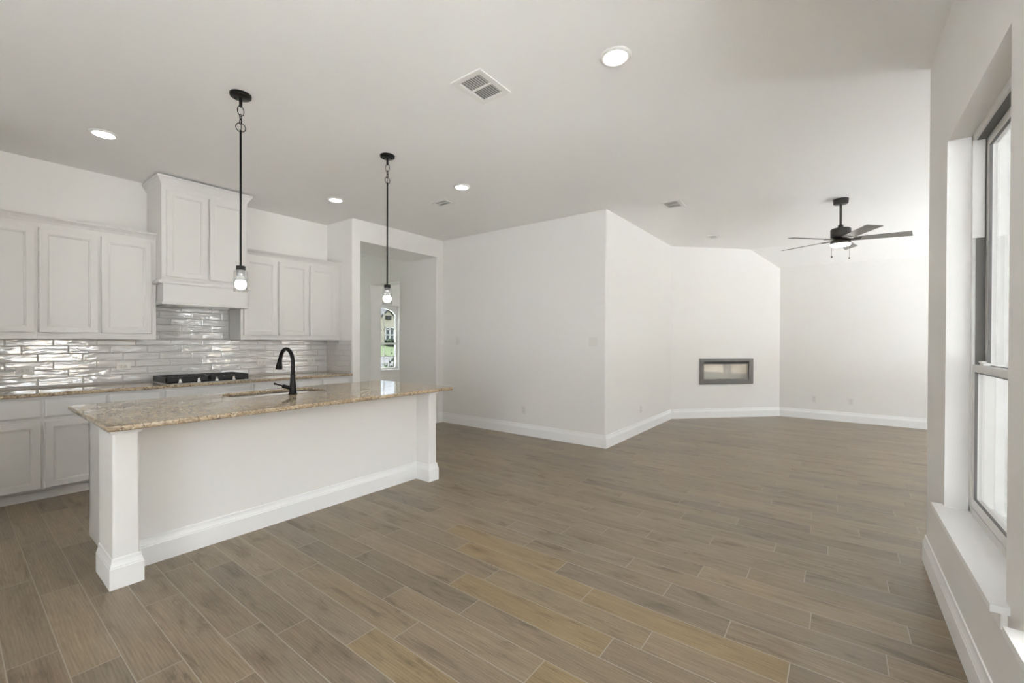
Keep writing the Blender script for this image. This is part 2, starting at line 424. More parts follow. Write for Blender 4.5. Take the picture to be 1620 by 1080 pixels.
# front house wall with the arched window
FW = dict(y0=6.25, y1=7.49, z0=.60, z1=2.30)
mb = wall_with_holes(MB(), 'x', XF-.22, XF, 3.3, 9.5, 0, CT, [(FW['y0'], FW['y1'], FW['z0'], FW['z1']), (4.05, 4.50, .40, 2.10), (8.1, 9.1, .6, 2.3)]); struct(mb, 'wall_front', M['wall'])  # openings besides the arched window are added to light hall and front room
mb = MB(); mb.box((-9.5, 9.34, 0), (-2.5, 9.48, CT)); struct(mb, 'wall_front_room', M['wall'])
# wall between kitchen and living room: L-shaped, rounded outer corner
mb = MB(); mb.prism(roundpoly([(-6.09, YB), (XL, YB), (XL, Y2+.02), (XL-.13, Y2+.02), (XL-.13, YB+.13), (-6.09, YB+.13)], {1: .02}), 0, CT); struct(mb, 'wall_living', M['wall'])
# diagonal fireplace wall, with the niche for the fire
A2 = Vector((XL, Y2)); B2 = Vector((X3, YF)); DU = (B2-A2).normalized(); DN = Vector((DU.y, -DU.x))    # DN points into the room
def dg(s, n, z): p = A2+DU*s+DN*n; return Vector((p.x, p.y, z))
FS0, FS1, FZ0, FZ1 = .551, 1.607, .60, 1.063
LEN = (B2-A2).length
mb = MB(); us = [-.02, FS0+.012, FS1-.012, LEN+.02]; zs = [0, FZ0+.012, FZ1-.012, CT]
tmp = wall_with_holes(MB(), 'x', 0, -.14, us[0], us[3], 0, CT, [(us[1], us[2], zs[1], zs[2])])
mb.add([dg(v.y, v.x, v.z) for v in tmp.v], tmp.f); struct(mb, 'wall_fireplace', M['wall'])
mb = MB(); mb.box((X3-.3, YF, 0), (XE+.02, YF+.15, CT)); struct(mb, 'wall_far', M['wall'])
# living room outer wall with three windows
LW = [(4.75, 5.7), (6.83, 7.86), (7.91, 8.94)]
mb = wall_with_holes(MB(), 'x', XE, XE+.2, 3.45, YF+.15, 0, CT, [(a, b, .42, 2.35) for a, b in LW]); struct(mb, 'wall_garden', M['wall'])
# window wall beside the camera (rounded end) and the return towards the garden
W1 = (2.095, 3.132, .515, 2.400); W2 = (.72, 1.868, .515, 2.400)
mb = wall_with_holes(MB(), 'x', XR, XR+.25, YK-.1, YR-.03, 0, CT, [W1, W2])
mb.prism(roundpoly([(XR, YR-.03), (XR+.25, YR-.03), (XR+.25, YR), (XR, YR)], {3: .02}), 0, CT); struct(mb, 'wall_right', M['wall'])
mb = MB(); mb.box((XR+.25, 3.50, 0), (XE+.2, YR, CT)); struct(mb, 'wall_return', M['wall'])
mb = MB(); mb.box((XR+.25, 3.40, -.3), (XE+.5, 3.497, 3.4)); struct(mb, 'wall_brick_outside', M['brick'])
BW = [(-1.5, .15)]  # opening added behind the camera to let in extra daylight
mb = wall_with_holes(MB(), 'y', YK-.2, YK, XK-.1, XR+.02, 0, CT, [(a, b, .35, 2.4) for a, b in BW]); struct(mb, 'wall_back', M['wall'])
mb = MB(); mb.box((XK, -.62, 0), (-4.0, -.50, CT)); struct(mb, 'wall_light_block', M['wall'])  # unseen stub wall added to shade the left kitchen

# ---- baseboards
BB = [(0, 0), (.016, 0), (.016, .112), (.0135, .117), (.0135, .122), (.010, .132), (.0065, .146), (.005, .163), (0, .165)]
for nm, path in (('baseboard_living', [(XJ, 4.985), (XJ, YB), (XL, YB), (XL, Y2), (X3, YF), (XE, YF)]),
                 ('baseboard_right', [(XR+.25, YR), (XR, YR), (XR, YK)]),
                 ('baseboard_hall', [(DX1, YB), (-6.09, YB)]),
                 ('baseboard_hall_left', [(-9.4, YB), (DX0, YB)])):
    mb = MB(); mb.sweep(path, BB, 1); struct(mb, nm, M['trim'])

# ---- windows of the near right wall
def side_window(name, W, sgn, xi, screen=False):
    """double-hung vinyl window in a wall across x; xi = inner face of the frame, sgn = direction towards outdoors"""
    y0, y1, z0, z1 = W; zm = 1.235; D = lambda d: xi+sgn*d
    root = MB(); f = .035
    for a, b in (((y0, z0), (y0+f, z1)), ((y1-f, z0), (y1, z1)), ((y0, z1-f), (y1, z1)), ((y0, z0), (y1, z0+f))):
        root.box((D(0), a[0], a[1]), (D(.085), b[0], b[1]), .002)
    fr = struct(root, name, M['vinyl'])
    # dark jamb channels beside the upper sash, covered near the top
    ch = MB()
    for ya, yb in ((y0+f, y0+f+.004), (y1-f-.004, y1-f)): ch.box((D(.012), ya, zm), (D(.045), yb, z1-f))
    ch.box((D(.012), y0+f, z1-f-.004), (D(.045), y1-f, z1-f)); ch.build('jamb_channel', M['channel'], fr, label='dark grey jamb channel')
    st = MB()
    for ya, yb in ((y0+f, y0+f+.012), (y1-f-.012, y1-f)): st.box((D(-.004), ya, 1.88), (D(.040), yb, z1-f), .002)
    st.build('jamb_cover', M['vinyl'], fr)
    def sash(nm, d0, za, zb, rail):
        m = MB(); s = .042; a, b = y0+f, y1-f
        m.box((D(d0), a, za), (D(d0+.032), a+s, zb), .003); m.box((D(d0), b-s, za), (D(d0+.032), b, zb), .003)
        m.box((D(d0), a+s-.003, zb-rail[1]), (D(d0+.032), b-s+.003, zb), .003); m.box((D(d0), a+s-.003, za), (D(d0+.032), b-s+.003, za+rail[0]), .003)
        o = m.build(nm, M['vinyl'], fr)
        g = MB(); t = .0035
        ga, gb, gz0, gz1 = a+s, b-s, za+rail[0], zb-rail[1]
        for p, q in (((ga, gz0), (ga+t, gz1)), ((gb-t, gz0), (gb, gz1)), ((ga, gz1-t), (gb, gz1)), ((ga, gz0), (gb, gz0+t))):
            g.box((D(d0+.001), p[0], p[1]), (D(d0+.012), q[0], q[1]))
        g.build('gasket', M['gasket'], o, label='thin dark gasket line')
        p = MB(); p.box((D(d0+.014), ga, gz0), (D(d0+.018), gb, gz1)); p.build('pane', M['glass'], o)
    sash('lower_sash', .004, z0+f, zm+.02, (.045, .036)); sash('upper_sash', .046, zm-.02, z1-f, (.036, .045))
    if screen:
        g = MB(); g.box((D(.082), y0+f, z0+f), (D(.0835), y1-f, z1-f)); g.build('dimming_screen', M['dim_mesh' if name == 'window_1' else 'dim_mesh_light'], fr, label='thin grey mesh screen added to dim the window')  # mesh added to hold back daylight at this window
    lk = MB(); yc = y1-.20; lk.box((D(.004), yc-.03, zm+.02), (D(.03), yc+.03, zm+.034), .004); lk.box((D(.0), yc-.012, zm+.032), (D(.02), yc+.03, zm+.042), .003)
    lk.build('sash_lock', M['vinyl'], fr)
    return fr
xw = .528
side_window('window_1', W1, 1, xw, True); side_window('window_2', W2, 1, xw)
for i, (a, b) in enumerate(LW): side_window('window_%d' % (i+3), (a, b, .42, 2.35), 1, XE+.09, True)
# sills with horns and apron under each
def sill(n, W, x, xb, lab=None):
    y0, y1, z0, z1 = W; mb = MB()
    mb.prism([(xb, y0), (xb, y1), (x, y1), (x, y1+.045), (x-.045, y1+.045), (x-.045, y0-.045), (x, y0-.045), (x, y0)], z0-.022, z0+.002)
    mb.box((x-.016, y0-.02, z0-.085), (x+.002, y1+.02, z0-.022), .003)
    struct(mb, 'trim_%d' % n, M['trim'])
sill(1, W1, XR, xw+.003); sill(2, W2, XR, xw+.003)
for i, (a, b) in enumerate(LW): sill(3+i, (a, b, .42, 2.35), XE, XE+.093)
for W in (W1, W2): portal((XR+.24, (W[0]+W[1])/2, (W[2]+W[3])/2), (0, R(90), 0), W[3]-W[2], W[1]-W[0])
for a, b in LW: portal((XE+.19, (a+b)/2, 1.45), (0, R(90), 0), 1.9, b-a)

# ---- unseen window added behind the camera to light the room
for i, (a, b) in enumerate(BW):
    m = MB(); f = .05; xm = (a+b)/2
    for p, q in (((a, .35), (a+f, 2.4)), ((b-f, .35), (b, 2.4)), ((a+f, .35), (b-f, .40)), ((a+f, 2.35), (b-f, 2.4)), ((xm-.03, .4), (xm+.03, 2.35))): m.box((p[0], YK-.14, p[1]), (q[0], YK-.07, q[1]), .002)
    fr = struct(m, 'window_7', M['vinyl'])
    g = MB(); g.box((a+f, YK-.11, .4), (b-f, YK-.105, 2.35)); g.build('pane', M['glass'], fr)
    portal((xm, YK-.19, 1.375), (R(90), 0, 0), b-a, 2.05)
# ---- unseen windows added to brighten the hall and the front room
for nm, ya, yb, za, zb in (('window_9', 4.05, 4.50, .40, 2.10), ('window_8', 8.1, 9.1, .6, 2.3)):
    m = MB(); f = .09 if nm == 'door_1x' else .05
    for p, q in (((ya, za), (ya+f, zb)), ((yb-f, za), (yb, zb)), ((ya+f, za), (yb-f, za+f)), ((ya+f, zb-f), (yb-f, zb))): m.box((XF-.12, *p), (XF-.07, *q), .003)
    fr = struct(m, nm, M['trim']); g = MB(); g.box((XF-.10, ya+f, za+f), (XF-.095, yb-f, zb-f)); g.build('pane', M['glass'], fr)
    portal((XF-.21, (ya+yb)/2, (za+zb)/2), (0, R(-90), 0), zb-za, yb-ya)
# ---- arched front window
def front_window():
    y0, y1, z0, z1 = FW['y0'], FW['y1'], FW['z0'], FW['z1']; xf = XF-.10; yc = (y0+y1)/2
    zs, rise = 2.02, .24; hw = (y1-y0)/2
    arch = lambda t, ins=0.: (yc+(hw-ins)*math.cos(t), zs+(rise-ins*.4)*math.sin(t))
    T = [math.pi*k/24 for k in range(25)]
    m = MB()   # infill above the arch + frame ring
    for i in range(24):
        a, b = arch(T[i]), arch(T[i+1])
        m.add([(xf-.05, a[0], a[1]), (xf-.05, b[0], b[1]), (xf-.05, b[0], z1), (xf-.05, a[0], z1), (xf, a[0], a[1]), (xf, b[0], b[1]), (xf, b[0], z1), (xf, a[0], z1)],
              [(4, 5, 6, 7), (0, 1, 2, 3), (0, 1, 5, 4)])
    fr = struct(m, 'window_6', M['trim'])
    r = MB(); pts = [(y1, z0)]+[arch(t) for t in T]+[(y0, z0)]; ins = [(y1-.045, z0+.05)]+[arch(t, .045) for t in T]+[(y0+.045, z0+.05)]
    n = len(pts); vs = [(x, *p) for x in (xf+.012, xf-.06) for p in pts+ins]; k = 2*n; fs = []
    for i in range(n):
        j = (i+1) % n
        fs += [(i, j, n+j, n+i), (k+i, k+j, k+n+j, k+n+i), (n+i, n+j, k+n+j, k+n+i)]
    r.add(vs, fs); r.build('window_frame', M['trim'], fr)
    b = MB(); zm = 1.285
    b.box((xf-.03, y0+.04, zm-.025), (xf+.015, y1-.04, zm+.025), .003); b.build('meeting_rail', M['trim'], fr)
    mu = MB()
    for y in (y0+.41, y1-.41): mu.box((xf-.022, y-.009, z0+.04), (xf-.012, y+.009, zs+.12))
    for z in (1.66, .95): mu.box((xf-.022, y0+.04, z-.009), (xf-.012, y1-.04, z+.009))
    mu.build('muntin', M['trim'], fr)
    g = MB(); g.add([(xf-.028, *p) for p in ins], [list(range(n))]); g.build('pane', M['frontglass'], fr)
    g = MB(); g.add([(xf-.075, *p) for p in pts], [list(range(n))]); g.build('front_dimming_screen', M['screen'], fr)  # screen added outside the pane to darken the outdoor view
    s = MB(); s.box((xf, y0-.04, z0-.025), (XF+.05, y1+.04, z0+.004), .003); s.box((XF-.002, y0-.02, z0-.09), (XF+.016, y1+.02, z0-.025), .003); struct(s, 'trim_6', M['trim'])
    portal((XF-.2, yc, 1.4), (0, R(-90), 0), 1.5, 1.1)
front_window()

# ================================================================== KITCHEN
UX, UZ = Vector((1, 0, 0)), Vector((0, 0, 1)); UY = Vector((0, 1, 0))
SHAKER = [(0, 0), (0, .017), (.003, .020), (.050, .020), (.054, .0165), (.061, .0165), (.064, .0095)]
SLAB = [(0, 0), (0, .013), (.004, .0165), (.014, .020)]
def front(parent, name, y0, y1, z0, z1, x, steps):
    mb = MB(); mb.rings((x, y0, z0), UY, UZ, UX, y1-y0, z1-z0, steps); return mb.build(name, M['cabinet'], parent)
G_UP = 'painted upper cabinets'; G_LO = 'painted base cabinets'
XU = XK+.33
def upper(y0, y1, doors, label, zt=2.405):
    t = thing('wall_cabinet', label, 'cabinet', (XK+.165, (y0+y1)/2, 1.37), G_UP)
    mb = MB(); mb.box((XK+.002, y0, 1.37), (XU, y1, zt), .0015); mb.build('body', M['cabinet'], t)
    for a, b in doors: front(t, 'door', a, b, 1.428, 2.355, XU, SHAKER)
upper(-.30, .5095, [(-.266, .094), (.118, .496)], 'white painted wall cabinet at the far left, cut by the photo edge')
upper(.5095, 1.345, [(.521, .903), (.926, 1.303)], 'white painted two-door wall cabinet directly left of the range hood')
upper(2.138, 2.561, [(2.167, 2.549)], 'white painted one-door wall cabinet directly right of the range hood')
upper(2.561, YJ-.002, [(2.573, 2.948), (2.974, 3.347)], 'white painted two-door wall cabinet between the hood and the hall wall')
CROWN = [(0, 2.400), (.004, 2.400), (.008, 2.408), (.012, 2.418), (.030, 2.440), (.036, 2.443), (.036, 2.458), (0, 2.458)]
mb = MB(); mb.sweep([(XU, -.30), (XU, 1.345)], CROWN); tag(mb.build('crown_molding', M['cabinet'], loc=(XU, .5, 2.4)), 'painted crown molding along the top of the cabinets left of the hood', 'molding', 'cabinet crown moldings')
mb = MB(); mb.sweep([(XU, 2.138), (XU, YJ-.002)], CROWN); tag(mb.build('crown_molding', M['cabinet'], loc=(XU, 2.8, 2.4)), 'painted crown molding along the top of the cabinets right of the hood', 'molding', 'cabinet crown moldings')

# range hood
XH = XK+.513
t = thing('range_hood', 'tall painted wooden range hood cabinet with two doors above the cooktop', 'range hood', (XK+.25, 1.745, 1.73))
mb = MB(); mb.box((XK+.002, 1.345, 1.965), (XH, 2.138, 3.0), .002); mb.build('body', M['cabinet'], t)
front(t, 'door', 1.383, 1.742, 2.012, 2.895, XH, SHAKER); front(t, 'door', 1.762, 2.112, 2.012, 2.895, XH, SHAKER)
mb = MB(); mb.sweep([(XK+.002, 1.345), (XH, 1.345), (XH, 2.138), (XK+.002, 2.138)], [(0, 2.945), (.004, 2.945), (.008, 2.955), (.018, 2.975), (.036, 3.005), (.042, 3.010), (.042, 3.030), (0, 3.030)]); mb.build('crown', M['cabinet'], t)
mb = MB(); mb.box((XK+.002, 1.352, 1.735), (XH+.022, 2.131, 1.940), .002); mb.build('apron', M['cabinet'], t)
mb = MB(); mb.sweep([(XK+.002, 1.345), (XH, 1.345), (XH, 2.138), (XK+.002, 2.138)], [(-.02, 1.938), (.024, 1.938), (.030, 1.943), (.030, 1.962), (.020, 1.972), (.004, 1.985), (-.02, 1.985)]); mb.build('trim_band', M['cabinet'], t)
mb = MB(); mb.sweep([(XK+.002, 1.352), (XH+.022, 1.352), (XH+.022, 2.131), (XK+.002, 2.131)], [(-.01, 1.728), (.008, 1.728), (.011, 1.733), (.011, 1.748), (.006, 1.754), (-.01, 1.754)]); mb.build('bottom_bead', M['cabinet'], t)
mb = MB(); mb.box((XK+.05, 1.40, 1.726), (XH-.02, 2.08, 1.734)); mb.build('filter', M['steel'], t)

# base cabinets
XB = XK+.61
def base(y0, y1, fronts, doors, label):
    t = thing('base_cabinet', label, 'cabinet', (XK+.3, (y0+y1)/2, 0), G_LO)
    mb = MB(); mb.box((XK+.002, y0, .095), (XB, y1, .883), .0012); mb.build('body', M['cabinet'], t)
    for a, b in fronts: front(t, 'drawer', a, b, .705, .862, XB, SLAB)
    for a, b in doors: front(t, 'door', a, b, .108, .672, XB, SHAKER)
    mb = MB(); mb.sweep([(XK+.545, y0), (XK+.545, y1)], [(-.02, 0), (0, 0), (0, .070), (.010, .074), (.010, .084), (.004, .095), (-.02, .095)]); mb.build('toe_board', M['cabinet'], t)
base(-.30, .5165, [(-.27, .115), (.14, .505)], [(-.27, .115), (.14, .505)], 'painted base cabinet at the far left with drawers over panelled doors')
base(.5165, 1.324, [(.527, .917), (.934, 1.306)], [(.527, .917), (.934, 1.306)], 'painted base cabinet left of the cooktop with two drawers')
base(1.324, 2.142, [(1.348, 2.126)], [(1.348, 1.73), (1.745, 2.126)], 'painted base cabinet under the gas cooktop with one wide false front')
base(2.142, YJ-.002, [(2.168, 2.968), (2.995, 3.365)], [(2.168, 2.56), (2.575, 2.968), (2.995, 3.365)], 'painted base cabinet right of the cooktop beside the hall wall')

def slab2d(outer, holes, z0, z1, bev):
    """plan outline with holes -> solid slab with rounded edges"""
    cu = bpy.data.curves.new('tmp', 'CURVE'); cu.dimensions = '2D'; cu.fill_mode = 'BOTH'
    for pts in [outer]+holes:
        sp = cu.splines.new('POLY'); sp.points.add(len(pts)-1); sp.use_cyclic_u = True
        for p, q in zip(sp.points, pts): p.co = (q[0], q[1], 0, 1)
    cu.extrude = (z1-z0)/2-bev; cu.bevel_depth = bev; cu.bevel_resolution = 3; cu.offset = -bev
    o = bpy.data.objects.new('tmp', cu); C.objects.link(o)
    me = bpy.data.meshes.new_from_object(o.evaluated_get(bpy.context.evaluated_depsgraph_get()))
    C.objects.unlink(o); bpy.data.objects.remove(o)
    mb = MB(); mb.add([v.co+Vector((0, 0, (z0+z1)/2)) for v in me.vertices], [list(p.vertices) for p in me.polygons]); return mb
mb = slab2d([(XK+.002, -.32), (XK+.652, -.32), (XK+.652, YJ-.002), (XK+.002, YJ-.002)], [], .884, .914, .008)
tag(mb.build('kitchen_countertop', M['granite'], loc=(XK+.3, 1.5, .884)), 'long tan granite countertop along the tiled kitchen wall', 'countertop')

# tile backsplash: each tile a bevelled face, running bond offset by a third
def backsplash():
    mb = MB(); pid = []; rnd = random.Random(5)
    TH, TL = .0755, .3015
    def clip(a, b, lo, hi): return max(a, lo), min(b, hi)
    def tile(pt, a0, a1, z0, z1):
        g = .0016; a0 += g; a1 -= g; z0 += g; z1 -= g
        if a1-a0 < .012 or z1-z0 < .012: return
        b = .005; n0 = len(mb.f)
        r = [pt(a, z, d) for d, e in ((.003, 0), (.006, 0), (.009, b)) for a, z in ((a0+e, z0+e), (a1-e, z0+e), (a1-e, z1-e), (a0+e, z1-e))]
        fs = [(i*4+k, i*4+(k+1) % 4, i*4+4+(k+1) % 4, i*4+4+k) for i in range(2) for k in range(4)]+[(8, 9, 10, 11)]
        mb.add(r, fs); q = (rnd.uniform(-40, 40), rnd.uniform(-40, 40), rnd.uniform(-40, 40))
        pid.extend([q]*(len(mb.f)-n0))
    P1 = lambda a, z, d: (XK+d, a, z)
    P2 = lambda a, z, d: (a, YJ-d, z)
    for r in range(-1, 12):
        z0 = .928+r*TH; z1 = z0+TH
        j0 = .644+.1005*(2-r) if True else 0
        j0 = .644-.1005*(r-2)
        for k in range(-6, 12):
            a, b = j0+k*TL, j0+(k+1)*TL
            if z0 < 1.366:
                c, d = clip(a, b, -.32, YJ-.010); e, f = clip(z0, z1, .915, 1.366)
                if d > c and f > e: tile(P1, c, d, e, f)
            if z1 > 1.37:
                c, d = clip(a, b, 1.352, 2.130); e, f = clip(z0, z1, 1.368, 1.726)
                if d > c and f > e: tile(P1, c, d, e, f)
            a2, b2 = XK+.01+.13+k*TL+.1005*(r % 3), XK+.01+.13+(k+1)*TL+.1005*(r % 3)
            if z0 < 1.366:
                c, d = clip(a2, b2, XK+.010, XJ-.035); e, f = clip(z0, z1, .915, 1.366)
                if d > c and f > e: tile(P2, c, d, e, f)
    mb.cur = 1; n0 = len(mb.f)
    mb.box((XK+.0004, -.32, .9145), (XK+.005, YJ-.004, 1.368)); mb.box((XK+.0004, 1.350, 1.368), (XK+.005, 2.133, 1.7265)); mb.box((XK+.004, YJ-.005, .9145), (XJ-.034, YJ-.0004, 1.368))
    mb.box((XJ-.035, YJ-.010, .9145), (XJ-.029, YJ-.0004, 1.372))
    pid.extend([(0, 0, 0)]*(len(mb.f)-n0))
    o = mb.build('tile_backsplash', [M['tile'], M['tilegrout']], attrs=dict(pid=pid))
    bm = bmesh.new(); bm.from_mesh(o.data); bmesh.ops.recalc_face_normals(bm, faces=bm.faces[:]); bm.to_mesh(o.data); bm.free()
    tag(o, 'glossy wavy white subway tile backsplash behind the cooktop', 'backsplash')
backsplash()

# gas cooktop
def cooktop():
    x0, x1, y0, y1 = -5.885, -5.362, 1.362, 2.148
    t = thing('gas_cooktop', 'black gas cooktop with cast iron grates and chrome knobs on the rear counter', 'cooktop', ((x0+x1)/2, (y0+y1)/2, .914))
    mb = MB(); mb.box((x0, y0, .9142), (x1, y1, .922), .002); mb.build('trim', M['steel'], t, label='steel edge trim')
    mb = MB(); mb.box((x0+.012, y0+.012, .921), (x1-.012, y1-.012, .927), .002); mb.build('tray', M['enamel'], t)
    for ya, yb in ((y0+.008, (y0+y1)/2-.003), ((y0+y1)/2+.003, y1-.008)):
        g = MB(); xa, xb = x0+.02, x1-.075; z0, z1 = .955, .982; s = .014
        for a, b in (((xa, ya), (xb, ya+s)), ((xa, yb-s), (xb, yb)), ((xa, ya), (xa+s, yb)), ((xb-s, ya), (xb, yb))): g.box((*a, z0-.024), (*b, z1), .002)
        n = 5
        for i in range(1, n): y = ya+(yb-ya)*i/n; g.box((xa, y-.005, z0), (xb, y+.005, z1), .002)
        for i in range(1, 4): x = xa+(xb-xa)*i/4; g.box((x-.005, ya, z0), (x+.005, yb, z1), .002)
        for a in (xa, xb-s):
            for b in (ya, yb-s): g.box((a, b, .926), (a+s, b+s, z0))
        g.build('grate', M['iron'], t)
        for xx in (xa+.12, xb-.10):
            b = MB(); b.lathe((xx, (ya+yb)/2), [(0, .940), (.036, .940), (.040, .936), (.040, .930), (.052, .928), (.052, .926)], 20); b.build('burner', M['iron'], t)
    for y in (1.482, 1.647, 1.812, 1.977):
        k = MB(); x = x1-.042; k.lathe((x, y), [(0, .962), (.011, .962), (.013, .959), (.014, .940), (.019, .936), (.021, .928), (.021, .926)], 20); k.box((x-.012, y-.0035, .958), (x+.012, y+.0035, .967), .001)
        k.build('knob', M['chrome'], t, label='chrome knob')
cooktop()

# island
def island():
    t = thing('kitchen_island', 'white painted kitchen island with square end posts and tall baseboard', 'island', (-3.6, 1.76, 0))
    y0, y1 = .562, 2.944; xp, xc = -3.345, -3.157; xr = -4.165
    mb = MB(); mb.box((-3.48, .63, 0), (xp, y1-.06, .884)); mb.build('front_panel', M['wall'], t)
    for ya, yb in ((y0, .678), (2.850, y1)):
        mb = MB(); mb.prism(roundpoly([(-3.482, ya), (xc, ya), (xc, yb), (-3.482, yb)], {1: .014, 2: .014}), 0, .884); mb.build('post', M['wall'], t)
        c = MB(); c.sweep([(-3.482, ya), (xc, ya), (xc, yb), (xp, yb)] if ya < 1 else [(xp, ya), (xc, ya), (xc, yb), (-3.482, yb)], [(-.01, .845), (.004, .845), (.008, .853), (.016, .866), (.016, .884), (-.01, .884)]); c.build('cap_trim', M['trim'], t)
    mb = MB(); mb.sweep([(-3.482, y0), (xc, y0), (xc, .678), (xp, .678), (xp, 2.850), (xc, 2.850), (xc, y1), (-3.482, y1)], BB); mb.build('baseboard', M['trim'], t)
    mb = MB(); mb.sweep([(xp, .678), (xp, 2.850)], [(-.01, .862), (.006, .862), (.009, .868), (.009, .884), (-.01, .884)]); mb.build('top_bead', M['trim'], t)
    for n, ya, yb in (('side_panel', .620, .640), ('side_panel', 2.866, 2.886)):
        mb = MB(); mb.box((xr, ya, 0), (-3.478, yb, .884), .0015); mb.build(n, M['cabinet'], t)
    mb = MB(); mb.box((xr+.02, .64, .10), (-3.48, 2.866, .118)); mb.box((xr+.07, .64, 0), (xr+.085, 2.866, .10)); mb.build('cabinet_floor', M['cabinet'], t)
    ys = [.64, 1.10, 1.36, 1.755, 2.15, 2.866]
    mb = MB()
    for y in ys[1:-1]: mb.box((xr+.02, y-.009, .118), (-3.49, y+.009, .62))
    mb.box((xr, .64, .862), (xr+.02, 2.866, .884)); mb.box((xr, .64, .10), (xr+.02, 2.866, .13))
    for y in ys: mb.box((xr, max(.62, y-.02), .10), (xr+.02, min(2.886, y+.02), .884))
    mb.build('face_frame', M['cabinet'], t)
    for a, b in zip(ys, ys[1:]):
        for nm, za, zb, st in (('door', .112, .672, SHAKER), ('drawer', .705, .862, SLAB)):
            d = MB(); d.rings((xr, b-.012, za), -UY, UZ, -UX, b-a-.024, zb-za, st); d.build(nm, M['cabinet'], t)
island()
def rrect(x0, x1, y0, y1, r, n=6):
    out = []
    for cx, cy, a0 in ((x1-r, y1-r, 0), (x0+r, y1-r, 90), (x0+r, y0+r, 180), (x1-r, y0+r, 270)):
        for k in range(n+1): a = R(a0+90*k/n); out.append((cx+r*math.cos(a), cy+r*math.sin(a)))
    return out
SX0, SX1, SY0, SY1 = -4.105, -3.715, 1.385, 2.125
mb = slab2d(rrect(-4.20, -2.995, .515, 3.035, .045), [rrect(SX0, SX1, SY0, SY1, .07)[::-1]], .884, .914, .011)
tag(mb.build('island_countertop', M['granite'], loc=(-3.6, 1.78, .884)), 'polished tan granite countertop on the kitchen island around the sink', 'countertop')
def sink():
    t = thing('undermount_sink', 'stainless steel undermount sink set into the island countertop', 'sink', (-3.91, 1.755, .68))
    mb = MB(); lv = [(.018, .8838), (-.004, .8838), (-.006, .86), (-.012, .70), (-.04, .675)]
    loops = [rrect(SX0-o, SX1+o, SY0-o, SY1+o, .07+max(o, -.05)) for o, z in lv]; n = len(loops[0])
    vs = [(x, y, z) for lp, (o, z) in zip(loops, lv) for x, y in lp]
    fs = [(i*n+k, i*n+(k+1) % n, (i+1)*n+(k+1) % n, (i+1)*n+k) for i in range(len(lv)-1) for k in range(n)]+[[(len(lv)-1)*n+k for k in range(n)]]
    mb.smooth = True; mb.add(vs, fs); mb.build('bowl', M['steel'], t)
    d = MB(); d.lathe((-3.93, 1.755), [(0, .678), (.03, .678), (.042, .681), (.045, .676)], 20); d.build('drain', M['chrome'], t)
sink()
def faucet():
    fx, fy = -3.662, 1.785
    t = thing('kitchen_faucet', 'matte black gooseneck pull-down faucet behind the island sink', 'faucet', (fx, fy, .914))
    mb = MB(); mb.lathe((fx, fy), [(0, .9145), (.034, .9145), (.034, .920), (.029, .926), (.0275, .95), (.023, 1.0), (.0185, 1.055), (.0185, 1.060), (0, 1.060)], 28); mb.build('body', M['black'], t)
    rg = MB(); rg.lathe((fx, fy), [(.0, 1.056), (.0195, 1.056), (.0205, 1.061), (.0205, 1.073), (.0195, 1.078), (0, 1.078)], 28); rg.build('collar', M['black'], t)
    pts = [(fx, fy, 1.07), (fx, fy, 1.13), (fx, fy, 1.178)]; rx, rz = .113, .112
    for k in range(1, 15): a = math.pi*k/15; pts.append((fx-rx+rx*math.cos(a), fy, 1.178+rz*math.sin(a)))
    pts += [(fx-2*rx-.004, fy, 1.178)]
    mb = MB(); mb.tube(pts, .0158, 16); mb.build('neck', M['black'], t)
    mb = MB(); mb.tube([(fx-.228, fy, 1.205), (fx-.234, fy, 1.18), (fx-.247, fy, 1.13), (fx-.250, fy, 1.113)], [.0165, .0185, .0275, .0275], 24); mb.build('spray_head', M['black'], t)
    mb = MB(); mb.tube([(fx, fy, .958), (fx, fy-.03, .968), (fx, fy-.082, .987), (fx, fy-.086, .989)], [.016, .0165, .0155, .010], 18)
    h = mb.build('handle', M['black'], t)
    mb = MB(); mb.tube([(fx, fy-.082, .988), (fx, fy-.13, 1.005), (fx, fy-.140, 1.009), (fx, fy-.152, 1.013)], [.0055, .006, .0085, .008], 14); mb.build('lever', M['black'], h)
faucet()

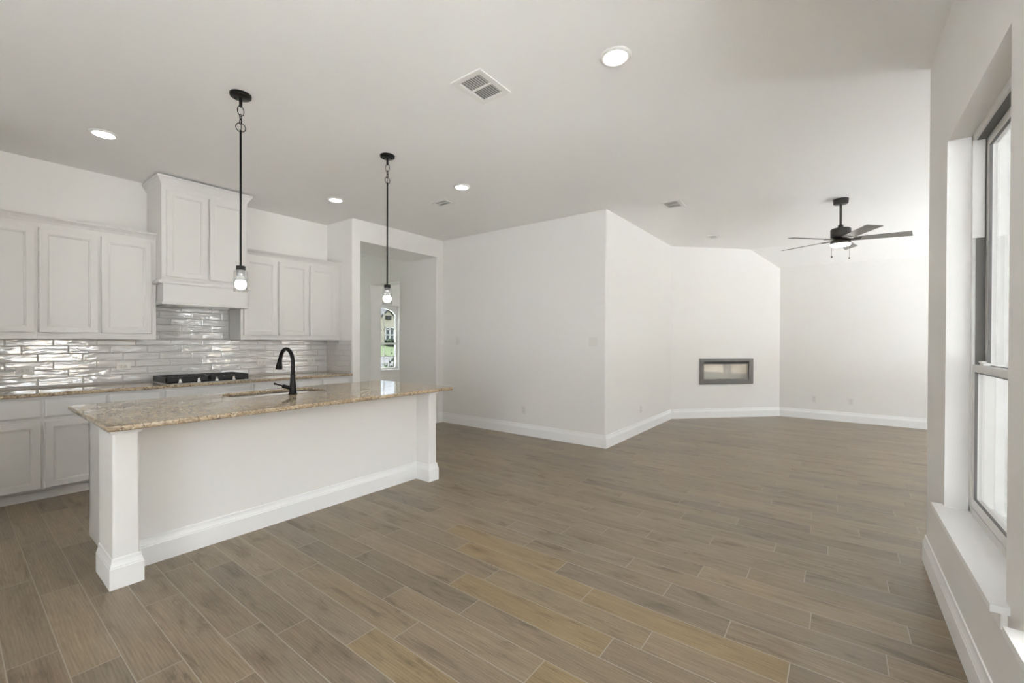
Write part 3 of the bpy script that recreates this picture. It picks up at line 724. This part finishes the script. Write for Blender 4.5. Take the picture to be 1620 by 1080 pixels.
# ================================================================== LAMPS
def pendant(x, y, label, seed):
    rnd = random.Random(seed)
    t = thing('pendant_light', label, 'pendant light', (x, y, 1.7), 'pendant lights over the island')
    mb = MB(); mb.lathe((x, y), [(0, H-.022), (.058, H-.022), (.064, H-.018), (.066, H-.001), (0, H-.001)], 36); c = mb.build('canopy', M['black'], t)
    for q in (-.035, .035):
        s = MB(); s.lathe((x+q*.8, y+q*.6), [(0, H-.034), (.006, H-.034), (.006, H-.022)], 10); s.build('screw', M['black'], c)
    mb = MB(); mb.tube([(x, y, H-.02), (x, y, H-.085)], .010, 12); mb.build('hook', M['black'], t)
    def link(z, rz, rx, ang):
        m = MB(); ca, sa = math.cos(ang), math.sin(ang)
        m.tube([(x+rx*math.cos(a)*ca, y+rx*math.cos(a)*sa, z+rz*math.sin(a)) for a in [2*math.pi*k/20 for k in range(20)]], .0026, 8, closed=True)
        m.build('chain_link', M['black'], t)
    fa = math.atan2(y, x)+math.pi/2
    link(2.935, .034, .022, fa+(.5, -.6)[seed-1]); link(2.893, .020, .012, fa+1.0); link(2.862, .020, .011, fa-.9); link(2.822, .030, .029, fa+(.15, .75)[seed-1])
    mb = MB(); mb.tube([(x, y, 2.90), (x+.006, y, 2.86), (x-.003, y+.004, 2.82), (x, y, 2.80)], .0022, 6); mb.build('cord', M['black'], t)
    mb = MB(); mb.tube([(x, y, 2.802), (x, y, 1.868)], .0068, 12); mb.build('stem', M['black'], t)
    mb = MB(); mb.lathe((x, y), [(0, 1.874), (.027, 1.874), (.029, 1.871), (.029, 1.846), (0, 1.846)], 28); mb.build('socket_cap', M['black'], t)
    mb = MB(); mb.lathe((x, y), [(.0245, 1.846), (.0245, 1.808), (0, 1.808)], 24); mb.build('socket', M['socket'], t)
    mb = MB(); mb.lathe((x, y), [(.028, 1.8455), (.041, 1.842), (.042, 1.835), (.042, 1.695), (.0402, 1.695), (.0402, 1.834), (.028, 1.842)], 32); mb.build('glass_shade', M['shade'], t)
    mb = MB(); mb.lathe((x, y), [(.0275, 1.772), (.021, 1.784), (.016, 1.795), (.0145, 1.808)], 24); mb.build('bulb_neck', M['plastic'], t)
    mb = MB(); mb.lathe((x, y), [(0, 1.712)]+[(.0345*math.sin(R(a)), 1.7465-.0345*math.cos(R(a))) for a in range(12, 127, 12)]+[(.0275, 1.772)], 24); mb.build('bulb', M['bulb'], t)
pendant(-3.280, 1.243, 'nearer black pendant light with clear glass over the left end of the island', 1)
pendant(-3.284, 2.454, 'farther black pendant light with clear glass in front of the hall opening', 2)

def recessed(x, y, label, first=None):
    if first: return copy_thing(first, (x, y, H), label)
    t = thing('recessed_light', label, 'ceiling light', (x, y, H), 'recessed ceiling lights')
    mb = MB(); mb.lathe((x, y), [(.066, H-.004), (.069, H-.011), (.080, H-.012), (.090, H-.007), (.0925, H-.0005), (.066, H-.0005)], 48); mb.build('trim_ring', M['vent'], t)
    mb = MB(); mb.lathe((x, y), [(0, H-.009), (.05, H-.0085), (.067, H-.006), (.067, H-.001)], 48); mb.build('lens', M['lens'], t)
    return t
rl = recessed(-1.062, 2.409, 'large bright round recessed ceiling light nearest the camera')
recessed(-4.803, .806, 'round recessed ceiling light above the left wall cabinets', rl)
recessed(-4.812, 2.853, 'round recessed ceiling light near the corner above the right wall cabinets', rl)
recessed(-3.296, 3.438, 'round recessed ceiling light right of the farther pendant, beside a vent', rl)

def vent(x, y, sx, sy, label, rotz=0.):
    """supply register: frame, two banks of slats, dark duct behind"""
    t = thing('ceiling_vent', label, 'vent', (x, y, H), 'white ceiling air vents')
    fw = .042; mb = MB(); z0, z1 = H-.008, H-.0004
    for a, b in (((-sx/2, -sy/2), (sx/2, -sy/2+fw)), ((-sx/2, sy/2-fw), (sx/2, sy/2)), ((-sx/2, -sy/2+fw), (-sx/2+fw, sy/2-fw)), ((sx/2-fw, -sy/2+fw), (sx/2, sy/2-fw)), ((-sx/2+fw, -.008), (sx/2-fw, .008))):
        mb.box((x+a[0], y+a[1], z0), (x+b[0], y+b[1], z1), .0015)
    mb.build('frame', M['vent'], t)
    d = MB(); d.box((x-sx/2+fw, y-sy/2+fw, H-.0012), (x+sx/2-fw, y+sy/2-fw, H-.0004)); d.build('duct', M['ductdark'], t, label='dark duct behind the slats')
    n = 9
    for s in (-1, 1):
        l = MB(); ya, yb = sorted((s*.010, s*(sy/2-fw-.002)))
        for i in range(n):
            xx = x-sx/2+fw+(sx-2*fw)*(i+.5)/n
            l.add([(xx-.007, y+ya, H-.002), (xx-.007, y+yb, H-.002), (xx+.004, y+yb, H-.0085), (xx+.004, y+ya, H-.0085), (xx-.0055, y+ya, H-.0015), (xx-.0055, y+yb, H-.0015), (xx+.0055, y+yb, H-.008), (xx+.0055, y+ya, H-.008)],
                  [(0, 1, 2, 3), (7, 6, 5, 4), (0, 4, 5, 1), (2, 6, 7, 3)])
        l.build('slats', M['vent'], t)
vent(-1.90, 2.166, .25, .32, 'large white ceiling vent nearest the camera, left of the bright light')
vent(-3.853, 3.693, .27, .20, 'white ceiling vent between the kitchen and the hall opening')
vent(-1.633, 5.412, .235, .31, 'white ceiling vent over the front of the living room')
vent(-1.614, 7.463, .19, .24, 'small white ceiling vent farthest away, near the fireplace wall')

def fan():
    x, y = .010, 6.40
    t = thing('ceiling_fan', 'dark five-blade ceiling fan with a lit round lamp in the living room', 'ceiling fan', (x, y, 2.5))
    mb = MB(); mb.lathe((x, y), [(0, H-.058), (.068, H-.058), (.072, H-.053), (.076, H-.001), (0, H-.001)], 36); mb.build('canopy', M['fanmetal'], t)
    mb = MB(); mb.tube([(x, y, H-.05), (x, y, 2.70)], .0125, 16); mb.build('downrod', M['fanmetal'], t)
    mb = MB(); mb.lathe((x, y), [(0, 2.745), (.022, 2.745), (.026, 2.735), (.026, 2.705), (.09, 2.700), (.099, 2.692), (.099, 2.602), (.09, 2.590), (.055, 2.586), (.05, 2.575), (0, 2.575)], 40); mb.build('motor', M['fanmetal'], t)
    mb = MB(); mb.lathe((x, y), [(0, 2.585), (.05, 2.585), (.05, 2.566), (.094, 2.562), (.099, 2.556), (.099, 2.518), (0, 2.518)], 40); mb.build('light_housing', M['fanmetal'], t)
    mb = MB(); mb.lathe((x, y), [(.096, 2.520), (.096, 2.508), (.085, 2.498), (.05, 2.492), (0, 2.490)], 40); mb.build('lens', M['fanlens'], t)
    for k in range(5):
        a = R(8+72*k); u = Vector((math.cos(a), math.sin(a), 0)); v = Vector((-math.sin(a), math.cos(a), 0)); tl = R(-11)
        vt = v*math.cos(tl)+UZ*math.sin(tl); nn = u.cross(vt); o = Vector((x, y, 2.572))
        b = MB(); pts = [(.115, -.050), (.115, .050), (.66, .068), (.622, -.068)]
        vs = [o+u*p+vt*q+nn*h for h in (-.003, .003) for p, q in pts]
        b.add(vs, [(0, 1, 2, 3), (7, 6, 5, 4)]+[(i, (i+1) % 4, 4+(i+1) % 4, 4+i) for i in range(4)])
        bl = b.build('blade', M['blade'], t)
        c = MB(); vs = [o+u*p+vt*q+nn*h for h in (-.008, -.003) for p, q in ((.045, -.022), (.045, .022), (.19, .034), (.19, -.034))]
        c.add(vs, [(0, 1, 2, 3), (7, 6, 5, 4)]+[(i, (i+1) % 4, 4+(i+1) % 4, 4+i) for i in range(4)]); c.build('blade_bracket', M['fanmetal'], bl)
    for dx, dy, zb in ((-.083, -.063, 2.355), (.083, .063, 2.345)):
        c = MB(); c.tube([(x+dx, y+dy, 2.52), (x+dx, y+dy, zb+.02)], .0012, 6); p = c.build('pull_chain', M['fanmetal'], t)
        q = MB(); q.lathe((x+dx, y+dy), [(0, zb), (.008, zb+.005), (.010, zb+.013), (.006, zb+.024), (0, zb+.026)], 12); q.build('pull_knob', M['fanmetal'], p)
fan()

# ================================================================== FIREPLACE
def fireplace():
    c = dg((FS0+FS1)/2, 0, FZ0); t = thing('linear_fireplace', 'wide grey metal framed glass fireplace set into the diagonal wall', 'fireplace', c)
    g0, g1, h0, h1 = .626, 1.524, .676, .960
    def dbox(mb, s0, s1, n0, n1, z0, z1):
        mb.add([dg(s, n, z) for z in (z0, z1) for n in (n0, n1) for s in (s0, s1)], [(0, 2, 3, 1), (4, 5, 7, 6), (0, 1, 5, 4), (2, 6, 7, 3), (0, 4, 6, 2), (1, 3, 7, 5)])
    mb = MB(); n0, n1 = .001, .020
    dbox(mb, FS0, g0, n0, n1, FZ0, FZ1); dbox(mb, g1, FS1, n0, n1, FZ0, FZ1); dbox(mb, g0, g1, n0, n1, FZ0, h0); dbox(mb, g0, g1, n0, n1, 1.012, FZ1); dbox(mb, g0, g1, n0, n1-.004, h1, .975)
    mb.build('frame', M['fireframe'], t)
    mb = MB(); dbox(mb, g0, g1, -.03, .004, .975, 1.012); mb.build('vent_slot', M['slot'], t, label='black vent slot')
    mb = MB(); a, b = FS0+.03, FS1-.03; z0, z1 = FZ0+.03, FZ1-.07; d = -.13
    for q in ((a, b, d, d+.006, z0, z1), (a, b, d, 0, z0, z0+.006), (a, b, d, 0, z1-.006, z1), (a, a+.006, d, 0, z0, z1), (b-.006, b, d, 0, z0, z1)): dbox(mb, *q)
    mb.build('firebox', M['firebox'], t)
    mb = MB(); dbox(mb, g0+.04, g1-.06, -.10, -.03, z0+.006, .672); mb.build('burner', M['slot'], t)
    rnd = random.Random(2); mb = MB()
    for i in range(240):
        s, n = rnd.uniform(g0+.02, g1-.02), rnd.uniform(-.11, -.012); r = rnd.uniform(.006, .012); zc = .672+rnd.uniform(0, .012); p = dg(s, n, zc)
        mb.add([p+Vector(q)*r for q in ((1, 0, 0), (-1, 0, 0), (0, 1, 0), (0, -1, 0), (0, 0, 1), (0, 0, -1))], [(0, 2, 4), (2, 1, 4), (1, 3, 4), (3, 0, 4), (2, 0, 5), (1, 2, 5), (3, 1, 5), (0, 3, 5)])
    mb.build('glass_beads', M['beads'], t, kind='stuff', label='bed of small pale glass beads')
    mb = MB(); dbox(mb, g0, g1, -.004, 0, h0, h1); mb.build('pane', M['fireglass'], t)
fireplace()

# ================================================================== WALL PLATES
def plate(kind, c, U, N, label, gang=1, horiz=False):
    """kind 'switch' or 'outlet'; c centre on the wall, U along the wall, N out of the wall"""
    c, U, N = Vector(c), Vector(U), Vector(N)
    g = 'light switch plates' if kind == 'switch' else ('horizontal outlets on the backsplash' if horiz else 'wall outlets')
    t = thing('wall_switch' if kind == 'switch' else 'wall_outlet', label, 'switch' if kind == 'switch' else 'outlet', c, g)
    A, B = (U, UZ) if not horiz else (UZ, U)
    wd, ht = .072+.046*(gang-1), .116
    mb = MB(); mb.rings(c-A*wd/2-B*ht/2, A, B, N, wd, ht, [(0, .0004), (0, .003), (.003, .006)]); mb.build('cover_plate', M['plastic'], t)
    for i in range(gang):
        o = c+A*(.046*(i-(gang-1)/2))
        if kind == 'switch':
            m = MB(); m.rings(o-A*.0165-B*.033, A, B, N, .033, .066, [(0, .004), (0, .008), (.002, .0095)]); m.build('rocker', M['plastic'], t)
        else:
            for s in (-.0195, .0195):
                m = MB(); m.rings(o-A*.0165+B*(s-.014), A, B, N, .033, .028, [(0, .004), (0, .007), (.002, .0085)]); r = m.build('receptacle', M['plastic'], t)
                k = MB()
                for da in (-.0065, .0065): k.rings(o+A*(da-.0014)+B*(s-.003), A, B, N, .0028, .009, [(0, .006), (0, .0088)])
                k.rings(o-A*.002+B*(s-.011), A, B, N, .004, .004, [(0, .006), (0, .0088)]); k.build('slots', M['slot'], r)
plate('switch', (-4.985, YB, 1.362), (1, 0, 0), (0, -1, 0), 'small single white light switch on the wall right of the hall opening')
plate('switch', (-2.543, YB, 1.363), (1, 0, 0), (0, -1, 0), 'double white light switch beside the outer wall corner', 2)
plate('outlet', (-3.645, YB, .368), (1, 0, 0), (0, -1, 0), 'white outlet low on the grey wall between the two switches')
plate('outlet', (XL, 6.345, .350), (0, -1, 0), (1, 0, 0), 'white outlet low on the narrow bright wall left of the fireplace wall')
plate('outlet', (-.340, YF, .357), (1, 0, 0), (0, -1, 0), 'left white outlet of the pair on the far wall, nearer the corner')
plate('outlet', (.170, YF, .355), (1, 0, 0), (0, -1, 0), 'right white outlet of the pair on the far wall')
for y, z, l in ((.464, 1.080, 'horizontal white outlet in the tile at the far left'), (1.150, 1.090, 'horizontal white outlet in the tile just left of the cooktop'),
                (2.508, 1.080, 'horizontal white outlet in the tile right of the cooktop'), (3.164, 1.086, 'horizontal white outlet in the tile right of the faucet, near the corner')):
    plate('outlet', (XK+.0065, y, z), (0, 1, 0), (1, 0, 0), l, 1, True)

# ================================================================== OUTDOORS
mb = MB(); mb.box((XR+.3, -6, -.35), (3.6, 3.40, -.15)); mb.box((XK-2, -6, -.35), (XR+.3, -3.2, -.15)); mb.box((XE+.25, 3.2, -.35), (6.5, 12, -.15)); struct(mb, 'patio', M['concrete'])
mb = MB(); mb.box((3.6, -12, -.5), (40, 30, -.2)); mb.box((-12, -30, -.5), (3.6, -6, -.2)); struct(mb, 'ground_back', M['dryground'])
mb = MB(); mb.box((13.4, -8, -.2), (13.42, 24, 1.75)); 
for i in range(12): mb.box((13.42, -8+i*2.7, -.2), (13.52, -7.9+i*2.7, 1.7))
for i in range(0, 230): mb.box((13.375, -8+i*.14, -.15), (13.40, -8+i*.14+.132, 1.75))
tag(mb.build('wooden_fence', M['fence'], loc=(13.4, 8, -.2)), 'pale wooden garden fence mirrored in the fireplace glass', 'fence')
mb = MB(); mb.box((XR+.25, -3.4, 2.80), (3.4, 3.40, 3.0)); mb.box((XK-1, -5.6, 2.80), (3.7, -3.4, 3.0)); struct(mb, 'light_block_roof', M['ceiling'])  # unseen roof added to shade the brick and cut light through the windows
# front: yard, street, rising lawn
def terrain(nm, m, prof):
    mb = MB(); n = len(prof)
    mb.add([(x, y, z) for x, z in prof for y in (-40, 90)]+[(x, y, -2.5) for x, z in prof for y in (-40, 90)], [(2*i, 2*i+1, 2*i+3, 2*i+2) for i in range(n-1)]+[(2*n+2*i, 2*n+2*i+1, 2*n+2*i+3, 2*n+2*i+2) for i in range(n-1)])
    struct(mb, nm, m)
terrain('neutral_bounce_strip', M['concrete'], [(-9.75, -.22), (-12.0, -.23)])  # unseen concrete strip added to keep green bounce out of the hall
terrain('ground_front', M['grass'], [(-12.0, -.23), (-22.4, -.25)])
terrain('street', M['asphalt'], [(-22.4, -.25), (-23.0, -.22), (-33.0, -.02)])
terrain('ground_far', M['grass'], [(-33.0, -.02), (-36, .32), (-41.5, .85), (-75, 1.2)])
def house():
    X, Yc, Z = -41.5, 31.1, .8
    t = thing('neighbor_house', 'cream stone house with grey gable roof across the street, seen through the front window', 'house', (X, Yc, Z))
    mb = MB(); mb.box((X-9, Yc-9, Z-.4), (X-.6, Yc+9, Z+3.4)); mb.prismx([(Yc-1.9, Z-.4), (Yc+1.9, Z-.4), (Yc+1.9, Z+2.55), (Yc, Z+4.2), (Yc-1.9, Z+2.55)], X-5, X); mb.build('walls', M['stone'], t)
    mb = MB(); mb.add([(X-.1, Yc-9.5, Z+3.2), (X-.1, Yc+9.5, Z+3.2), (X-5, Yc+9.5, Z+7.0), (X-5, Yc-9.5, Z+7.0), (X-10, Yc+9.5, Z+3.2), (X-10, Yc-9.5, Z+3.2)], [(0, 1, 2, 3), (3, 2, 4, 5), (0, 3, 5), (1, 4, 2), (0, 5, 4, 1)]); mb.build('roof', M['shingle'], t)
    mb = MB()
    for s in (-1, 1):
        mb.add([(x, Yc+s*a, Z+b) for x in (X+.25, X-5) for a, b in ((0, 4.35), (2.25, 2.38), (2.25, 2.16), (0, 4.12))], [(0, 1, 2, 3), (4, 5, 6, 7), (0, 1, 5, 4), (2, 3, 7, 6), (1, 2, 6, 5)])
    mb.build('gable_eaves', M['fascia'], t, label='dark gable eaves')
    mb = MB(); mb.box((X-.02, Yc-.35, Z+3.0), (X+.20, Yc+.35, Z+3.45), .03); mb.build('gable_vent', M['fascia'], t, label='dark louvred gable vent')
    yw = Yc+.25; f = MB(); a, b, c, d = yw-.62, yw+.62, Z+.35, Z+2.15
    for p, q in (((a, c), (a+.1, d)), ((b-.1, c), (b, d)), ((a, c), (b, c+.1)), ((a, d-.1), (b, d)), ((yw-.06, c), (yw+.06, d)), ((a, c+.85), (b, c+.95))): f.box((X-.02, *p), (X+.06, *q))
    w_ = f.build('window', M['trim'], t, label='white framed window'); g = MB(); g.box((X+.001, a, c), (X+.02, b, d)); g.build('pane', M['darkglass'], w_)
house()
def bush(name, c, w_, h, n, label, mt, leaf, seed, stems=6):
    rnd = random.Random(seed); t = thing(name, label, 'shrub', c); c = Vector(c)
    s = MB(); tips = []
    for i in range(stems):
        a = rnd.uniform(0, 6.28); e = c+Vector((math.cos(a)*w_*rnd.uniform(.1, .5), math.sin(a)*w_*rnd.uniform(.1, .5), h*rnd.uniform(.6, 1))); s.tube([c, (c+e)/2+Vector((0, 0, h*.08)), e], [.012, .009, .004], 6); tips.append(e)
    s.build('stems', M['stem'], t)
    l = MB()
    for i in range(n):
        e = tips[i % stems]; p = c.lerp(e, rnd.uniform(.25, 1.0))+Vector((rnd.gauss(0, .07), rnd.gauss(0, .07), rnd.gauss(0, .05)))*w_*1.2; p.z = max(p.z, c.z+.03)
        d = Vector((rnd.gauss(0, 1), rnd.gauss(0, 1), rnd.gauss(.2, .6))).normalized(); q = d.orthogonal().normalized(); k = leaf*rnd.uniform(.7, 1.3); nn = d.cross(q)*k*.12
        l.add([p, p+d*k*.5+q*k*.28+nn, p+d*k, p+d*k*.5-q*k*.28+nn, p+d*k*.5-nn*.6], [(0, 1, 4), (1, 2, 4), (2, 3, 4), (3, 0, 4)])
    l.build('foliage', mt, t, kind='stuff')
bush('shrub', (-10.55, 8.03, -.22), .6, 1.32, 150, 'dark leafy shrub right outside the front window', M['leaf'], .10, 4, 8)
bush('hedge_bush', (-40.3, 30.5, .70), 1.2, .75, 420, 'low dark hedge bush below the window of the stone house across the street', M['leaf'], .30, 21, 14)
